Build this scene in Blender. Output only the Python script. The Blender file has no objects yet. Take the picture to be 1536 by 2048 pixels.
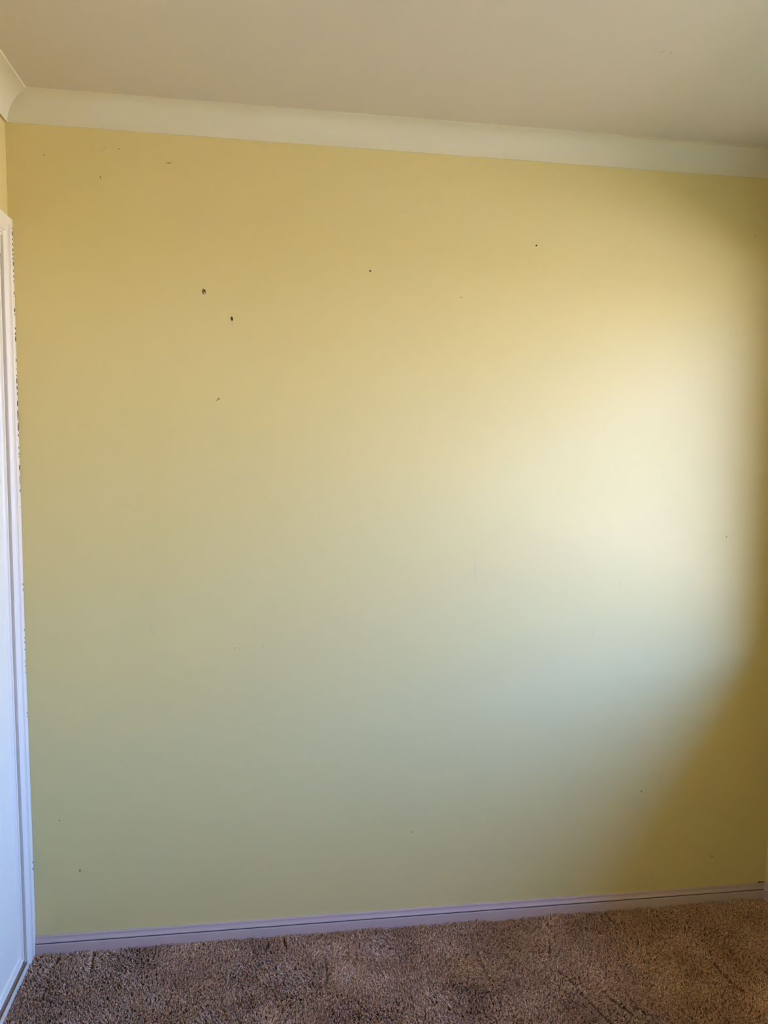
import bpy, bmesh, math, random
import numpy as np
from mathutils import Vector, Matrix
random.seed(4); rng = np.random.default_rng(4)
S = bpy.context.scene

# ------------------------------------------------------------------ room sizes (metres)
W, H, D = 2.355, 2.40, 3.45          # width (x), height (z), depth (y runs 0 .. -D)
WY0, WY1, WZ0, WZ1 = 0.28, 2.35, 0.875, 2.04     # window opening in the right wall (distance from back wall, heights)
WT = 0.245                            # outer wall thickness

# ------------------------------------------------------------------ camera
cam_d = bpy.data.cameras.new('camera'); cam = bpy.data.objects.new('camera', cam_d); S.collection.objects.link(cam)
S.camera = cam
yaw, pitch, roll, fpx = 0.1496, -0.0820, 0.0161, 1539.2
f = Vector((math.sin(yaw)*math.cos(pitch), math.cos(yaw)*math.cos(pitch), math.sin(pitch)))
r0 = Vector((math.cos(yaw), -math.sin(yaw), 0)); u0 = r0.cross(f)
r = math.cos(roll)*r0 + math.sin(roll)*u0; u = -math.sin(roll)*r0 + math.cos(roll)*u0
M = Matrix((r, u, -f)).transposed().to_4x4(); M.translation = Vector((0.6959, -2.2628, 1.4794))
cam.matrix_world = M
cam_d.sensor_fit = 'VERTICAL'; cam_d.sensor_height = 36.0; cam_d.lens = 36.0*fpx/2048
cam_d.clip_start = 0.02

# ------------------------------------------------------------------ world: clear blue sky, paler towards the horizon
wd = bpy.data.worlds.new('sky'); S.world = wd; wd.use_nodes = True
nt = wd.node_tree; nt.nodes.clear()
tc = nt.nodes.new('ShaderNodeTexCoord'); sx = nt.nodes.new('ShaderNodeSeparateXYZ')
rp = nt.nodes.new('ShaderNodeValToRGB'); bg = nt.nodes.new('ShaderNodeBackground'); wo = nt.nodes.new('ShaderNodeOutputWorld')
nt.links.new(tc.outputs['Generated'], sx.inputs[0]); nt.links.new(sx.outputs['Z'], rp.inputs[0])
nt.links.new(rp.outputs[0], bg.inputs[0]); nt.links.new(bg.outputs[0], wo.inputs[0])
e = rp.color_ramp.elements
e[0].position = 0.0; e[0].color = (0.94, 1.06, 1.9, 1)
e[1].position = 1.0; e[1].color = (0.34, 0.77, 2.8, 1)
m_ = rp.color_ramp.elements.new(0.25); m_.color = (0.46, 0.98, 3.15, 1)
SKY = 1.0
bg.inputs[1].default_value = SKY

# ------------------------------------------------------------------ sun (behind the house, never enters the window)
SUN = 4.5
sd = bpy.data.lights.new('sun', 'SUN'); so = bpy.data.objects.new('sun', sd); S.collection.objects.link(so)
sd.energy = SUN; sd.color = (1.0, 0.88, 0.60); sd.angle = 0.01
so.rotation_euler = Vector((0.62, -0.40, -0.64)).to_track_quat('-Z', 'Y').to_euler()
so.location = (0, 0, 9)
# sampling portal exactly in the window opening
pd = bpy.data.lights.new('window_portal', 'AREA'); po = bpy.data.objects.new('window_portal', pd); S.collection.objects.link(po)
pd.shape = 'RECTANGLE'; pd.size = WZ1-WZ0; pd.size_y = WY1-WY0; pd.cycles.is_portal = True
po.location = (W+WT+0.01, -(WY0+WY1)/2, (WZ0+WZ1)/2); po.rotation_euler = (0, math.pi/2, 0)

S.view_settings.view_transform = 'Standard'; S.view_settings.look = 'None'
S.view_settings.gamma = 1; S.view_settings.use_curve_mapping = False
S.view_settings.exposure = 3.45
S.cycles.max_bounces = 12; S.cycles.diffuse_bounces = 8; S.cycles.sample_clamp_indirect = 0
S.cycles.use_denoising = True

# ------------------------------------------------------------------ materials
def mat(name, col, rough=0.6, spec=0.3, bump=None, var=None, metal=0.0):
    m = bpy.data.materials.new(name); m.use_nodes = True; n = m.node_tree.nodes; l = m.node_tree.links
    b = n['Principled BSDF']; b.inputs['Base Color'].default_value = (*col, 1)
    b.inputs['Roughness'].default_value = rough; b.inputs['Specular IOR Level'].default_value = spec
    b.inputs['Metallic'].default_value = metal
    g = n.new('ShaderNodeNewGeometry')
    if var:                                      # (scale, amount, colour): patchy wear of its own shape
        t = n.new('ShaderNodeTexNoise'); t.inputs['Scale'].default_value = var[0]; t.inputs['Detail'].default_value = 6
        l.new(g.outputs['Position'], t.inputs['Vector'])
        r_ = n.new('ShaderNodeValToRGB'); r_.color_ramp.elements[0].position = 0.42; r_.color_ramp.elements[1].position = 0.75
        l.new(t.outputs['Fac'], r_.inputs[0])
        mm = n.new('ShaderNodeMath'); mm.operation = 'MULTIPLY'; mm.inputs[1].default_value = var[1]; l.new(r_.outputs[0], mm.inputs[0])
        mx = n.new('ShaderNodeMix'); mx.data_type = 'RGBA'; l.new(mm.outputs[0], mx.inputs[0])
        mx.inputs[6].default_value = (*col, 1); mx.inputs[7].default_value = (*var[2], 1)
        l.new(mx.outputs[2], b.inputs['Base Color'])
    if bump:
        t = n.new('ShaderNodeTexNoise'); t.inputs['Scale'].default_value = bump[0]; t.inputs['Detail'].default_value = 4
        l.new(g.outputs['Position'], t.inputs['Vector'])
        bp = n.new('ShaderNodeBump'); bp.inputs['Strength'].default_value = bump[1]; bp.inputs['Distance'].default_value = bump[2]
        l.new(t.outputs['Fac'], bp.inputs['Height']); l.new(bp.outputs[0], b.inputs['Normal'])
    return m
YEL = (0.695, 0.562, 0.205)
m_wall = mat('yellow_wall_paint', YEL, 0.55, 0.25, (220, 0.12, 0.001), (1.7, 0.35, (0.665, 0.532, 0.17)))
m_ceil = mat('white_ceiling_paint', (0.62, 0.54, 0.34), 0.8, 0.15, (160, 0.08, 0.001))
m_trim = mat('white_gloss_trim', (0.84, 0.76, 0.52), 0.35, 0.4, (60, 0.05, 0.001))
m_cove = mat('cream_cove_paint', (0.68, 0.615, 0.36), 0.6, 0.2)
m_door = mat('white_door_panel', (0.86, 0.80, 0.52), 0.4, 0.35)
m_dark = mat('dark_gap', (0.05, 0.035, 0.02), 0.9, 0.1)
m_chip = mat('brown_paint_chip', (0.30, 0.15, 0.04), 0.8, 0.1)
m_groove = mat('shaded_groove', (0.10, 0.07, 0.05), 0.9, 0.1)  # dark tone painted in for the shade of the skirting groove
m_flake = mat('bare_brown_flake', (0.13, 0.075, 0.025), 0.9, 0.1)
m_scuff = mat('faint_scuff', (0.60, 0.50, 0.24), 0.7, 0.1)
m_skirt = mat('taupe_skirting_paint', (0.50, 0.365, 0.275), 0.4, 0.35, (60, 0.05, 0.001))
m_jamb = mat('shade_dark_jamb', (0.24, 0.155, 0.075), 0.7, 0.2)  # near jamb coloured dark to deepen the shade in the door gap
m_track = mat('track_metal', (0.60, 0.60, 0.60), 0.35, 0.5, metal=0.6)
m_back = mat('carpet_backing', (0.16, 0.09, 0.045), 0.95, 0.05)
m_frame = mat('white_window_frame', (0.8, 0.8, 0.8), 0.4, 0.4)
m_brick = mat('outer_brick', (0.35, 0.2, 0.14), 0.9, 0.1)
m_grass = mat('dry_ground', (0.50, 0.38, 0.17), 0.95, 0.05, var=(3, 0.3, (0.38, 0.30, 0.13)))
m_added_fence = mat('added_pale_grey_fence', (0.76, 0.74, 0.78), 0.7, 0.2)
m_added_roof = mat('added_soffit', (0.5, 0.45, 0.38), 0.8, 0.1)
m_glass = bpy.data.materials.new('window_glass'); m_glass.use_nodes = True
n = m_glass.node_tree.nodes; l = m_glass.node_tree.links; n.clear()
o_ = n.new('ShaderNodeOutputMaterial'); mx = n.new('ShaderNodeMixShader'); tr = n.new('ShaderNodeBsdfTransparent'); gl = n.new('ShaderNodeBsdfGlossy')
gl.inputs['Roughness'].default_value = 0.02; lw = n.new('ShaderNodeFresnel'); lw.inputs[0].default_value = 1.45
l.new(lw.outputs[0], mx.inputs[0]); l.new(tr.outputs[0], mx.inputs[1]); l.new(gl.outputs[0], mx.inputs[2]); l.new(mx.outputs[0], o_.inputs[0])

# ------------------------------------------------------------------ mesh helpers
def lean(v):                                     # the left wall is slightly out of plumb
    q = min(max(v[2], 0), 1.0)
    return (v[0] + 0.017*(1-v[2]/H) - 0.0048*q*q*(3-2*q), v[1], v[2])
class MB:
    def __init__(s): s.v = []; s.f = []
    def poly(s, pts):
        k = len(s.v); s.v += [tuple(p) for p in pts]; s.f.append(list(range(k, k+len(pts)))); return s
    def box(s, a, b):
        x0, y0, z0 = [min(p, q) for p, q in zip(a, b)]; x1, y1, z1 = [max(p, q) for p, q in zip(a, b)]
        k = len(s.v); s.v += [(x0,y0,z0),(x1,y0,z0),(x1,y1,z0),(x0,y1,z0),(x0,y0,z1),(x1,y0,z1),(x1,y1,z1),(x0,y1,z1)]
        s.f += [[k+i for i in q] for q in ((0,3,2,1),(4,5,6,7),(0,1,5,4),(1,2,6,5),(2,3,7,6),(3,0,4,7))]; return s
    def sweep(s, A, B, closed=True):             # two end rings
        k = len(s.v); m = len(A); s.v += [tuple(p) for p in A] + [tuple(p) for p in B]
        for i in range(m if closed else m-1):
            j = (i+1) % m; s.f.append([k+i, k+j, k+m+j, k+m+i])
        if closed: s.f.append([k+i for i in range(m)][::-1]); s.f.append([k+m+i for i in range(m)])
        return s
    def build(s, name, material, parent=None, left=False, bevel=0, smooth=False):
        me = bpy.data.meshes.new(name)
        me.from_pydata(s.v, [], s.f); me.materials.append(material)
        bm = bmesh.new(); bm.from_mesh(me)
        if left:
            for zc in (0.15, 0.3, 0.45, 0.6, 0.75, 0.9, 1.05):
                bmesh.ops.bisect_plane(bm, geom=bm.verts[:]+bm.edges[:]+bm.faces[:], plane_co=(0, 0, zc), plane_no=(0, 0, 1), dist=1e-5)
            for v in bm.verts: v.co = lean(v.co)
        bmesh.ops.recalc_face_normals(bm, faces=bm.faces)
        if bevel: bmesh.ops.bevel(bm, geom=bm.edges[:], offset=bevel, segments=2, affect='EDGES', clamp_overlap=True)
        bm.to_mesh(me); bm.free()
        if smooth:
            for p in me.polygons: p.use_smooth = True
            me.set_sharp_from_angle(angle=math.radians(40))
        o = bpy.data.objects.new(name, me); S.collection.objects.link(o)
        if parent: o.parent = parent
        return o
def tag(o, label, cat, kind='structure'):
    o['label'] = label; o['category'] = cat
    if kind: o['kind'] = kind
    return o
def empty(name, loc=(0,0,0)):
    o = bpy.data.objects.new(name, None); S.collection.objects.link(o); o.location = loc; return o

# ------------------------------------------------------------------ shell
DZ = 2.080                                        # outer top of the wardrobe opening surround
OY0, OY1, OZ = 0.062, 1.86, DZ-0.052              # wardrobe opening
T = 0.12
floor = tag(MB().box((-0.0, -D, -0.06), (W, 0, -0.012)).build('floor', m_back), 'floor of brown cut pile carpet with creases and brush marks', 'floor')
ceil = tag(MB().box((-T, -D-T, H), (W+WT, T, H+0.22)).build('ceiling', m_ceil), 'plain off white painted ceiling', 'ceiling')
wb = tag(MB().box((-T, 0, -0.06), (W+WT, T, H)).build('wall_back', m_wall), 'wide pale yellow painted wall with small nail holes and scuffs', 'wall')
wf = tag(MB().box((-T, -D, -0.06), (W+WT, -D-T, H)).build('wall_front', m_wall), 'yellow painted wall behind the viewer', 'wall')
lw_ = MB().box((-T, 0, -0.06), (0, -OY0, H)).box((-T, -OY0, OZ), (0, -OY1, H)).box((-T, -OY1, -0.06), (0, -D, H))
wl = tag(lw_.build('wall_left', m_wall, left=True), 'narrow strip of yellow wall above and around the wardrobe', 'wall')
rw = (MB().box((W, 0, -0.06), (W+WT, -WY0, H)).box((W, -WY1, -0.06), (W+WT, -D, H))
      .box((W, -WY0, -0.06), (W+WT, -WY1, WZ0)).box((W, -WY0, WZ1), (W+WT, -WY1, H)))
wr = tag(rw.build('wall_right', m_wall), 'shaded yellow window wall at the right edge', 'wall')
# wardrobe interior behind the sliding doors
inn = (MB().box((-0.72, 0.0, -0.06), (-0.70, -2.0, H)).box((-0.70, 0.02, -0.06), (-T, 0.0, H)).box((-0.70, -2.0, -0.06), (-T, -1.98, H))
       .box((-0.70, 0, -0.06), (0.0, -1.98, -0.02)).box((-0.70, 0, H-0.02), (-T, -1.98, H)))
inn.build('wardrobe_lining', m_ceil, wl)

# ------------------------------------------------------------------ window
win = tag(empty('window_1', (W, -(WY0+WY1)/2, WZ0)), 'white framed sliding window in the right wall', 'window')
def wpart(name, mb, m, parent=win):
    o = mb.build(name, m, parent); 
    if parent is win: o.matrix_parent_inverse = Matrix.Translation(-Vector(win.location))
    return o
fx0, fx1 = W+WT-0.045, W+WT-0.005
fr = (MB().box((fx0, -WY0, WZ0), (fx1, -WY0-0.022, WZ1)).box((fx0, -WY1, WZ0), (fx1, -WY1+0.022, WZ1))
      .box((fx0, -WY0, WZ0), (fx1, -WY1, WZ0+0.022)).box((fx0, -WY0, WZ1-0.022), (fx1, -WY1, WZ1)))
wpart('window_frame', fr, m_frame)
YM = 1.72
wpart('mullion', MB().box((fx0, -YM+.02, WZ0+.02), (fx1, -YM-.02, WZ1-.02)), m_frame)
x0 = fx0+0.012
for a, b in ((-WY0-0.022, -YM+.02), (-YM-.02, -WY1+0.022)):
    sash = (MB().box((x0, a, WZ0+.022), (x0+.02, a-.022, WZ1-.022)).box((x0, b, WZ0+.022), (x0+.02, b+.022, WZ1-.022))
            .box((x0, a, WZ0+.022), (x0+.02, b, WZ0+.044)).box((x0, a, WZ1-.044), (x0+.02, b, WZ1-.022)))
    s_ = wpart('sash', sash, m_frame)
    MB().poly([(x0+.01, a-.01, WZ0+.03), (x0+.01, b+.01, WZ0+.03), (x0+.01, b+.01, WZ1-.03), (x0+.01, a-.01, WZ1-.03)]).build('pane', m_glass, s_)
wpart('window_sill', MB().box((W-0.025, -WY0+.03, WZ0-0.02), (fx0, -WY1-.03, WZ0)), m_trim)
wa = (MB().box((W-.016, -WY0, WZ0), (W, -WY0+.06, WZ1+.06)).box((W-.016, -WY1, WZ0), (W, -WY1-.06, WZ1+.06))
      .box((W-.016, -WY0, WZ1), (W, -WY1, WZ1+.06)))
wpart('window_architrave', wa, m_trim)

# ------------------------------------------------------------------ outside, unseen: yard, plus eaves and fence added to shape the light
added_eave = 0.565
tag(MB().box((-7, -7.0, H+0.22), (W+WT+added_eave, 3.0, H+0.32)).box((W+WT, -7, 2.29), (W+WT+added_eave, 3.0, H+0.219)).build('roof', m_added_roof), 'unseen roof slab and soffit added to shade the window', 'roof')  # unseen; added to cast the house shadow and cut off high sky
tag(MB().box((-60, -60, -0.5), (90, 60, -0.45)).build('ground', m_grass), 'unseen sunlit yard outside the window', 'ground')
FX = W+4.0  # unseen fence, placed to catch the sun and light the room
fn = tag(empty('added_fence', (FX, 0, -0.45)), 'unseen pale fence added outside to bounce sunlight in', 'fence')
for i in range(40):
    y = -30 + i
    p = MB().box((FX, y, -0.45), (FX+0.03, y+0.99, 1.47)).build('added_fence_panel', m_added_fence, fn); p.matrix_parent_inverse = Matrix.Translation(-Vector(fn.location))

# ------------------------------------------------------------------ cornice (cove) on all four walls
CV, CH = 0.0674, 0.0697
def cove_profile(lip, low=0.003):
    P = [(0.0, H-CV), (low, H-CV)]
    n_ = 10
    for i in range(n_+1):
        a = i/n_*math.pi/2
        P.append((low + (CH-low)*(1-math.cos(a))**1.0, H-CV + (CV-lip)*math.sin(a)))
    P.append((CH, H)); P.append((0, H)); return P
def cove(name, fn0, fn1, lipA, lipB, label, left=False):
    A = [fn0(a, z) for a, z in cove_profile(lipA)]; B = [fn1(a, z) for a, z in cove_profile(lipB)]
    o = MB().sweep(A, B).build(name, m_cove, smooth=True, left=left); tag(o, label, 'cornice'); return o
cove('trim_1', lambda a, z: (a, -a, z), lambda a, z: (W-a, -a, z), 0.0015, 0.009, 'cream concave cornice running along the top of the back wall')
cove('trim_2', lambda a, z: (a, -a, z), lambda a, z: (a, -D+a, z), 0.006, 0.006, 'bright cornice end over the wardrobe at top left')
cove('trim_3', lambda a, z: (W-a, -a, z), lambda a, z: (W-a, -D+a, z), 0.006, 0.006, 'cornice above the window wall')
cove('trim_4', lambda a, z: (a, -D+a, z), lambda a, z: (W-a, -D+a, z), 0.006, 0.006, 'cornice above the wall behind the viewer')

# ------------------------------------------------------------------ skirting
BB = [(0, -0.02), (0, 0.0450), (0.0045, 0.0450), (0.0060, 0.0435), (0.0062, 0.0400), (0.0070, 0.0370), (0.0088, 0.0335),
      (0.0112, 0.0310), (0.0122, 0.0288), (0.0120, 0.0276), (0.0060, 0.0268), (0.0060, 0.0246), (0.0128, 0.0238),
      (0.0145, 0.0230), (0.0152, 0.0200), (0.0152, -0.02)]
def skirt(name, f0, f1, label):
    o = MB().sweep([f0(a, z) for a, z in BB], [f1(a, z) for a, z in BB]).build(name, m_skirt, smooth=True)
    return tag(o, label, 'baseboard')
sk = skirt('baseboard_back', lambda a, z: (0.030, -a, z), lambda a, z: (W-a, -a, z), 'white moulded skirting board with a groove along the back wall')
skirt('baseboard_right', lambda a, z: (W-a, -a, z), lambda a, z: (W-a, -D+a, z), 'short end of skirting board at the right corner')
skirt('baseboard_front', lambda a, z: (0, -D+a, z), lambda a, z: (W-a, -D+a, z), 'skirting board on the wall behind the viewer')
MB().box((0.031, -0.0058, 0.0249), (W-0.0062, -0.0112, 0.0262)).build('groove_shade', m_groove, sk)  # dark strip standing in for occlusion shade along the groove
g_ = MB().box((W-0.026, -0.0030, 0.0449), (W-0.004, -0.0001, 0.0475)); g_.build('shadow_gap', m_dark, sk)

# ------------------------------------------------------------------ wardrobe surround (architrave)
AW = 0.067
# profile across the architrave: (distance from outer edge, projection from the wall)
AP = [(0, -0.001), (0, 0.0105), (0.0015, 0.0122), (0.020, 0.0128), (0.0235, 0.0108), (0.0265, 0.0108), (0.0290, 0.0128), (0.050, 0.0124),
      (0.0540, 0.0112), (0.0570, 0.0070), (0.0615, 0.0058), (0.0625, 0.0072), (0.067, 0.0070), (0.067, -0.001)]
HW = 0.77
tr5 = tag(empty('trim_5', (0, 0, 0)), 'white moulded architrave around the wardrobe with chipped paint on its edge', 'architrave')
leg = MB().sweep([(p, -a, -0.02) for a, p in AP], [(p, -a, DZ-a*HW) for a, p in AP]).build('architrave_leg', m_trim, tr5, left=True, smooth=True)
hd = MB().sweep([(p, -a, DZ-a*HW) for a, p in AP], [(p, -(OY1+AW-OY0-0.005+OY0)+a, DZ-a*HW) for a, p in AP]).build('architrave_head', m_trim, tr5, left=True, smooth=True)
YE = -(OY1+AW)
MB().sweep([(p, YE+a, -0.02) for a, p in AP], [(p, YE+a, DZ-a*HW) for a, p in AP]).build('architrave_leg', m_trim, tr5, left=True, smooth=True)
# chips of missing paint on the edge next to the back wall (rows of small dark flakes)
chips = MB()
def z_of(py):                                    # height on the corner line for a row of the survey
    return 2.4 - (py-192.13)/(1902.6-192.13)*2.4
spots = [(442,3,1),(452,9,1.2),(463,4,.8),(472,4,.8),(482,5,1),(491,4,1),(499,5,1),(508,7,1.1),(522,4,1),(532,4,.8),(541,3,.8),(564,4,.8),(570,2,.6),
         (597,7,1.6),(604,3,.7),(631,4,1.2),(641,4,1.2),(651,9,1.5),(692,6,1.2),(709,2,.7),(722,3,.8),(732,8,.9),(745,6,1),(757,5,.7),(775,10,1.4),(797,18,1.3),(822,14,1.3),(838,5,1.1),
         (862,4,.7),(874,5,.8),(880,3,.8),(901,9,1.2),(925,14,.5),(946,5,.9),(979,2,.8),(1133,3,1.0),(1144,4,.6),(1226,3,.8),(1242,3,.8),(1251,4,.6),(1266,3,.8),(1290,3,.7),(1300,3,.7),(1313,3,.6),(1396,4,.6),(1404,3,.8),(1726,4,1),(1712,3,.8)]
for py, ln, wd_ in spots:
    z = z_of(py-4); h = ln*0.0008; w = wd_*0.0013
    k = 7; ring = []
    for i in range(k):
        a = 2*math.pi*i/k; q = 0.75+0.5*random.random()
        ring.append((0.0118, -0.0075+1.9*w*math.cos(a)*q, z+h*math.sin(a)*q*1.05))
    chips.sweep(ring, [(0.0131, p[1], p[2]) for p in ring])
cp = chips.build('paint_chip', m_flake, leg, left=True); cp['kind'] = 'stuff'; cp['label'] = 'small dark flakes of missing paint'

# ------------------------------------------------------------------ sliding wardrobe door, jamb, pelmet, track
dr = tag(empty('door_1', (0, 0, 0)), 'white sliding wardrobe door in a slim frame at the left edge', 'door')
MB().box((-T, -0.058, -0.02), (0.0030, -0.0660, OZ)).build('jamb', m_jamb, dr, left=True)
MB().box((-T, -OY1-.01, -0.02), (0.0035, -OY1+.004, OZ)).build('jamb', m_trim, dr, left=True)
MB().box((-T, -0.06, OZ-0.006), (0.0035, -OY1, OZ+.002)).build('head_lining', m_trim, dr, left=True)
MB().box((-0.006, -0.0735, OZ-0.056), (0.0035, -OY1, OZ-0.0065)).build('pelmet', m_trim, dr, left=True, bevel=0.001)
def slider(ya, yb, xf):
    z0, z1 = 0.022, OZ-0.060
    st = 0.030
    p = MB().box((xf-0.014, ya-0.02, z0+.01), (xf-0.0050, yb+0.02, z1-.01)).build('door_panel', m_door, dr, left=True)
    # framing strip profile: outer edge to panel edge (distance, projection)
    FP = [(0, -0.016), (0, 0.0), (0.0022, 0.0012), (0.0048, 0.0), (0.0070, -0.0058), (0.0150, -0.0058), (0.0180, 0.0), (0.0200, 0.0006), (0.0225, -0.0004), (0.0255, -0.0058), (st, -0.0060), (st, -0.016)]
    def ring(c, sy, sz): return [(xf+q, c[0]+sy*a, c[1]+sz*a) for a, q in FP]
    c = [((ya, z0), -1, 1), ((ya, z1), -1, -1), ((yb, z1), 1, -1), ((yb, z0), 1, 1)]
    for i, nm in enumerate(('stile', 'rail', 'stile', 'rail')):
        MB().sweep(ring(*c[i]), ring(*c[(i+1) % 4])).build(nm, m_trim, p, left=True, smooth=True)
slider(-0.0755, -0.99, 0.001)
slider(-0.95, -OY1+.006, -0.026)
tk = MB().box((-0.060, -0.0672, -0.012), (0.0085, -OY1, 0.008)).build('floor_track', m_skirt, dr, left=True)
MB().box((0.0086, -0.0672, -0.012), (0.0110, -OY1, 0.0125)).build('track_lip', m_trim, tk, left=True)

# ------------------------------------------------------------------ marks on the back wall (survey of holes, chips, scuffs), in wall metres
Rm = (r, u, f); C = M.translation
def wall_pt(px, py):
    d = (r*((px-768)/fpx) + u*((1024-py)/fpx) + f); t = -C.y/d.y; return C.x+d.x*t, C.z+d.z*t
def blob(px, py, w, h, rot=0, n_=9, jag=0.35, thick=0.0006, y0=0.0):
    x, z = wall_pt(px, py); mb = MB(); ring = []
    for i in range(n_):
        a = 2*math.pi*i/n_; q = 1-jag/2+jag*random.random(); a1, b1 = w/2*0.00147*math.cos(a)*q, h/2*0.00147*math.sin(a)*q
        ring.append((x+a1*math.cos(rot)-b1*math.sin(rot), z+a1*math.sin(rot)+b1*math.cos(rot)))
    return mb.sweep([(a, y0+0.001, b) for a, b in ring], [(a, y0-thick, b) for a, b in ring])
def mark(name, m, *a, **k): return blob(*a, **k).build(name, m, wb)
R_ = math.radians
# torn chip with a bare hole
ch = mark('torn_paint', m_chip, 408.5, 584, 8, 12, thick=0.0008); ch['label'] = 'brown torn patch of paint around a screw hole'
mark('bare_plaster', m_cove, 409.5, 587, 3.0, 4, thick=0.0011); mark('screw_hole', m_dark, 408.5, 581.5, 3.6, 3.2, thick=0.0012)
ph = mark('picture_hook_hole', m_dark, 464, 637.5, 3.6, 7.5, rot=R_(8), thick=0.0012); ph['label'] = 'small dark hole with a scratch below it'
mark('scratch', m_scuff, 465.5, 648, 1.6, 13, rot=R_(3))
for px, py, w, h, m in [(740.3,542,4,3.2,m_dark),(1072.8,491,4,3.4,m_dark),(437,798,4,3,m_chip),(433.5,801,2.4,2,m_chip),(1283,1583,2,3.5,m_dark),
                        (88,310,2.2,2.2,m_chip),(237.5,298,2.4,2.2,m_chip),(921.5,595,2,2,m_chip),(481,492,2,2,m_scuff),(1510,472,2.4,2,m_chip),
                        (1424,1713,3,3,m_chip),(1390,1697,4,1.6,m_scuff),(1472,670,2,3,m_scuff),(1404,690,1.8,1.8,m_scuff),(1453,1074,2,3,m_chip),(119,1641,2,3,m_chip),(160,1741,2.4,6,m_chip),
                        (470,1296,3,1.4,m_chip),(824,1303,3,1.4,m_scuff),(824,1664,3,2,m_chip),(682,1070,2,6,m_scuff),(641,1000,2,5,m_scuff),(428,588,3,2,m_scuff),(442,592,2.4,2,m_scuff)]:
    mark('nail_hole', m, px, py, w, h)
for px, py, w, h, a in [(201,355,1.8,7,15),(338,326,10,1.6,4),(303,1262,1.8,22,15),(300,1250,1.4,12,25),(791,1556,12,1.4,-8),(632,1697,26,1.5,-5),(391,1503,2,8,10),(205,300,16,3,25),
                        (1040,540,1,1,0),(526,1290,2,16,-10),(510,1250,1.5,14,-25),(1187,1262,1.5,30,-6),(950,1140,1.4,40,3),(1240,1165,1.5,20,-20),(196,1270,14,1.4,0),(650,1004,12,1.5,-30)]:
    mark('scuff_mark', m_chip if h > 5 and w < 2 and py < 400 or py == 326 else m_scuff, px, py, w, h, rot=R_(a), thick=0.0003)
# faint marks on the ceiling and cornice
def ceil_pt(px, py):
    d = (r*((px-768)/fpx) + u*((1024-py)/fpx) + f); t = (H-C.z)/d.z; return C.x+d.x*t, C.y+d.y*t
for px, py, w, h in [(1309,102.5,3,3),(1325,103.5,8,4),(1342,105.5,9,3),(670,216,3,3),(811,230,2,2)]:
    x, y = ceil_pt(px, py); ring = [(x+w/2*.0011*math.cos(a)*(.8+.4*random.random()), y+h*.0016*math.sin(a)) for a in [2*math.pi*i/8 for i in range(8)]]
    MB().sweep([(a, b, H+.001) for a, b in ring], [(a, b, H-.0004) for a, b in ring]).build('ceiling_mark', m_scuff, ceil)

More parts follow.
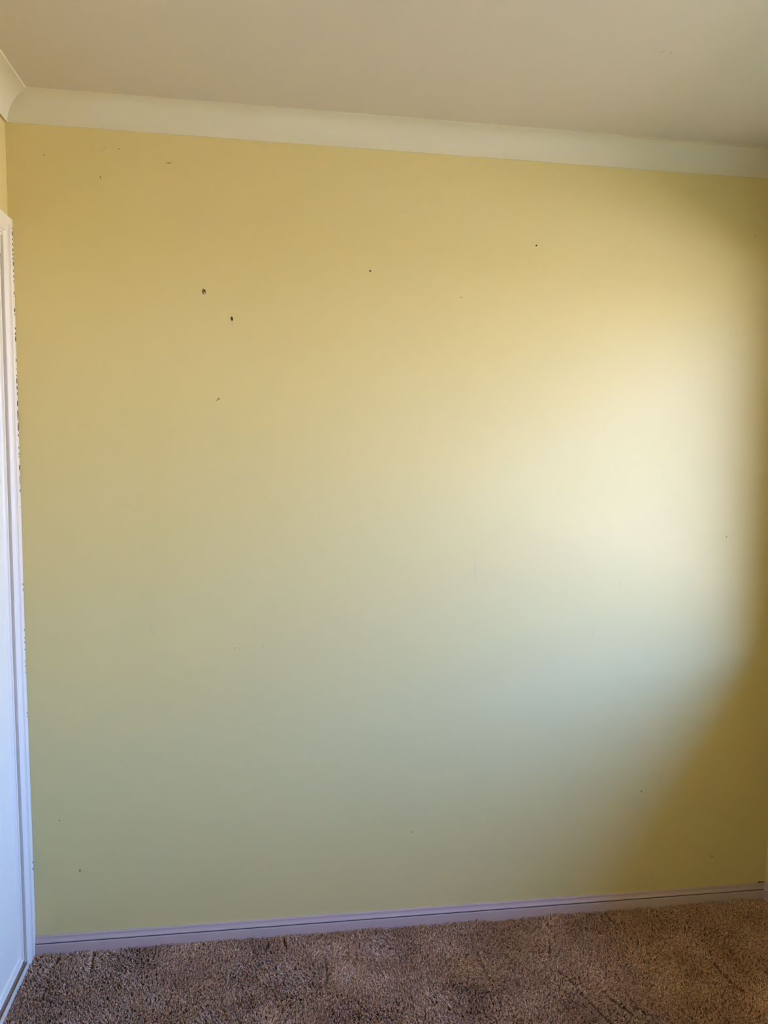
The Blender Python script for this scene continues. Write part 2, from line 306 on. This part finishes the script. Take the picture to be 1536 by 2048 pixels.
# ------------------------------------------------------------------ carpet pile
def carpet():
    sp = 0.0047
    xs = np.arange(0.012, W-0.006, sp); ys = np.arange(-D+0.01, -0.012, sp)
    X, Y = np.meshgrid(xs, ys); X = X.ravel(); Y = Y.ravel()
    # coarser rows far behind the camera keep the script quick
    keep = (Y > -2.3) | (rng.random(X.size) < 0.45); X = X[keep]; Y = Y[keep]
    X = X + rng.normal(0, sp*0.33, X.size); Y = Y + rng.normal(0, sp*0.33, Y.size)
    def smooth_noise(x, y, s, seed):
        g = np.random.default_rng(seed).normal(0, 1, (80, 80)); u_ = (x/s) % 79; v_ = (y/s) % 79
        i = u_.astype(int); j = v_.astype(int); a = u_-i; b = v_-j; a = a*a*(3-2*a); b = b*b*(3-2*b)
        return (g[i, j]*(1-a)*(1-b)+g[i+1, j]*a*(1-b)+g[i, j+1]*(1-a)*b+g[i+1, j+1]*a*b)
    lx = 0.42*smooth_noise(X, Y+50, 0.13, 1)+0.20*smooth_noise(X, Y+50, 0.045, 2)
    ly = 0.42*smooth_noise(X, Y+50, 0.16, 3)+0.20*smooth_noise(X, Y+50, 0.05, 4)-0.15
    ht = 1+0.10*smooth_noise(X, Y+50, 0.03, 5)+0.10*smooth_noise(X, Y+50, 0.011, 9)
    # creases where the pile parts, as polylines on the floor (image survey -> floor)
    def flr(px, py):
        d = (r*((px-768)/fpx) + u*((1024-py)/fpx) + f); t = -(C.z)/d.z; return C.x+d.x*t, C.y+d.y*t
    cr = [[(1068,1912),(1100,1932),(1132,1950),(1150,1970),(1168,1990),(1195,2015),(1215,2035),(1235,2048)],
          [(1097,1880),(1098,1910),(1108,1925)], [(1195,1967),(1215,1985),(1240,2005),(1268,2025)], [(1250,1925),(1262,1943),(1290,1962),(1310,1975)],
          [(1330,1880),(1370,1893),(1400,1908),(1430,1925),(1450,1945),(1470,1968),(1500,1992),(1536,2015)], [(1295,1908),(1312,1920)], [(1418,1895),(1423,1910)],
          [(1090,1840),(1104,1860)], [(1440,1800),(1480,1812),(1530,1815)], [(1200,1815),(1225,1840)], [(650,1925),(655,1945),(648,1962)], [(950,1900),(962,1925),(985,1960)], [(120,1912),(105,1930)], [(190,1900),(185,1935)],
          [(568,1875),(574,1893)], [(535,1885),(530,1900)], [(637,1868),(660,1890)]]
    near = np.full(X.size, 9.0); sx_ = np.zeros(X.size); sy_ = np.zeros(X.size)
    for pl in cr:
        q = [flr(*p) for p in pl]
        for (ax, ay), (bx, by) in zip(q[:-1], q[1:]):
            dx, dy = bx-ax, by-ay; L2 = dx*dx+dy*dy
            t = np.clip(((X-ax)*dx+(Y-ay)*dy)/L2, 0, 1); ex = X-(ax+t*dx); ey = Y-(ay+t*dy)
            ex = ex + 0.0025*smooth_noise(X, Y+50, 0.02, 7)
            d_ = np.hypot(ex, ey); m = d_ < near; near[m] = d_[m]; sx_[m] = ex[m]/(d_[m]+1e-6); sy_[m] = ey[m]/(d_[m]+1e-6)
    push = np.clip(1-near/0.014, 0, 1); lx += 0.6*push*sx_; ly += 0.6*push*sy_
    k = (near > 0.0023) & (rng.random(X.size) > 0.05+0.10*(smooth_noise(X, Y+50, 0.02, 11) > 0.8)); X, Y, lx, ly, ht = X[k], Y[k], lx[k], ly[k], ht[k]
    n_ = X.size
    co = np.stack([X, Y, np.full(n_, -0.012)], 1)
    me = bpy.data.meshes.new('carpet_pile'); me.vertices.add(n_); me.vertices.foreach_set('co', co.ravel())
    rot = np.stack([-ly+rng.normal(0, .16, n_), lx+rng.normal(0, .16, n_), rng.uniform(0, 6.28, n_)], 1)
    # apply lean after spin: Euler XYZ means x first; order kept simple, spin is on the tuft variants instead
    rot[:, 2] = 0
    a = me.attributes.new('rot', 'FLOAT_VECTOR', 'POINT'); a.data.foreach_set('vector', rot.ravel())
    sc = np.stack([rng.uniform(.8, 1.3, n_)]*2+[ht*rng.uniform(.62, 1.18, n_)], 1)
    a = me.attributes.new('scl', 'FLOAT_VECTOR', 'POINT'); a.data.foreach_set('vector', sc.ravel())
    o = bpy.data.objects.new('carpet_pile', me); S.collection.objects.link(o); o.parent = floor; o['kind'] = 'stuff'
    # tuft variants
    m = bpy.data.materials.new('carpet_yarn'); m.use_nodes = True; nn = m.node_tree.nodes; ll = m.node_tree.links; b = nn['Principled BSDF']
    b.inputs['Roughness'].default_value = 0.9; b.inputs['Specular IOR Level'].default_value = 0.1
    g = nn.new('ShaderNodeNewGeometry'); t1 = nn.new('ShaderNodeTexNoise'); t1.inputs['Scale'].default_value = 230; t1.inputs['Detail'].default_value = 2
    t2 = nn.new('ShaderNodeTexNoise'); t2.inputs['Scale'].default_value = 7
    ll.new(g.outputs['Position'], t1.inputs['Vector']); ll.new(g.outputs['Position'], t2.inputs['Vector'])
    c1 = nn.new('ShaderNodeValToRGB'); c1.color_ramp.elements[0].position = .34; c1.color_ramp.elements[0].color = (0.24, 0.12, 0.045, 1)
    c1.color_ramp.elements[1].position = .62; c1.color_ramp.elements[1].color = (0.93, 0.60, 0.34, 1); ll.new(t1.outputs['Fac'], c1.inputs[0])
    mx_ = nn.new('ShaderNodeMix'); mx_.data_type = 'RGBA'; mx_.blend_type = 'MULTIPLY'; mx_.inputs[0].default_value = 1
    c2 = nn.new('ShaderNodeValToRGB'); c2.color_ramp.elements[0].position = .35; c2.color_ramp.elements[0].color = (0.80, 0.74, 0.72, 1)
    c2.color_ramp.elements[1].position = .65; c2.color_ramp.elements[1].color = (1, 1, 1, 1); ll.new(t2.outputs['Fac'], c2.inputs[0])
    ll.new(c1.outputs[0], mx_.inputs[6]); ll.new(c2.outputs[0], mx_.inputs[7]); ll.new(mx_.outputs[2], b.inputs['Base Color'])
    tcol = bpy.data.collections.new('tuft_shapes')
    for v in range(6):
        mb = MB(); rr = random.Random(v)
        for s_ in range(4):
            a0 = rr.uniform(0, 6.28); R0 = rr.uniform(.0004, .0016); x, y = R0*math.cos(a0), R0*math.sin(a0); wdt = .00085
            tx, ty = x*2.0+rr.uniform(-.0012, .0012), y*2.0+rr.uniform(-.0012, .0012); hh = rr.uniform(.010, .0135)
            k0 = rr.uniform(0, 6.28); tri = [(math.cos(k0+i*2.094)*wdt, math.sin(k0+i*2.094)*wdt) for i in range(3)]
            mid = [(x*1.2+p[0]*1.3, y*1.2+p[1]*1.3, hh*.6) for p in tri]
            mb.sweep([(x+p[0], y+p[1], 0) for p in tri], mid, closed=False)
            kk = len(mb.v)
            mb.v += mid + [(tx+p[0]*.8, ty+p[1]*.8, hh) for p in tri]
            mb.f += [[kk, kk+1, kk+4, kk+3], [kk+1, kk+2, kk+5, kk+4], [kk+2, kk, kk+3, kk+5], [kk+3, kk+4, kk+5]]
        me2 = bpy.data.meshes.new('tuft'); me2.from_pydata(mb.v, [], mb.f); me2.materials.append(m)
        ob = bpy.data.objects.new('tuft', me2); tcol.objects.link(ob)
    ng = bpy.data.node_groups.new('pile', 'GeometryNodeTree')
    ng.interface.new_socket('Geometry', in_out='INPUT', socket_type='NodeSocketGeometry'); ng.interface.new_socket('Geometry', in_out='OUTPUT', socket_type='NodeSocketGeometry')
    N = ng.nodes; Lk = ng.links; gi = N.new('NodeGroupInput'); go = N.new('NodeGroupOutput')
    ip = N.new('GeometryNodeInstanceOnPoints'); ci = N.new('GeometryNodeCollectionInfo'); ci.inputs['Collection'].default_value = tcol
    ci.inputs['Separate Children'].default_value = True; ci.inputs['Reset Children'].default_value = True
    na = N.new('GeometryNodeInputNamedAttribute'); na.data_type = 'FLOAT_VECTOR'; na.inputs['Name'].default_value = 'rot'
    nb = N.new('GeometryNodeInputNamedAttribute'); nb.data_type = 'FLOAT_VECTOR'; nb.inputs['Name'].default_value = 'scl'
    Lk.new(gi.outputs[0], ip.inputs['Points']); Lk.new(ci.outputs[0], ip.inputs['Instance']); ip.inputs['Pick Instance'].default_value = True
    er = N.new('FunctionNodeEulerToRotation'); Lk.new(na.outputs['Attribute'], er.inputs[0]); Lk.new(er.outputs[0], ip.inputs['Rotation'])
    Lk.new(nb.outputs['Attribute'], ip.inputs['Scale']); Lk.new(ip.outputs[0], go.inputs[0])
    md = o.modifiers.new('pile', 'NODES'); md.node_group = ng
carpet()
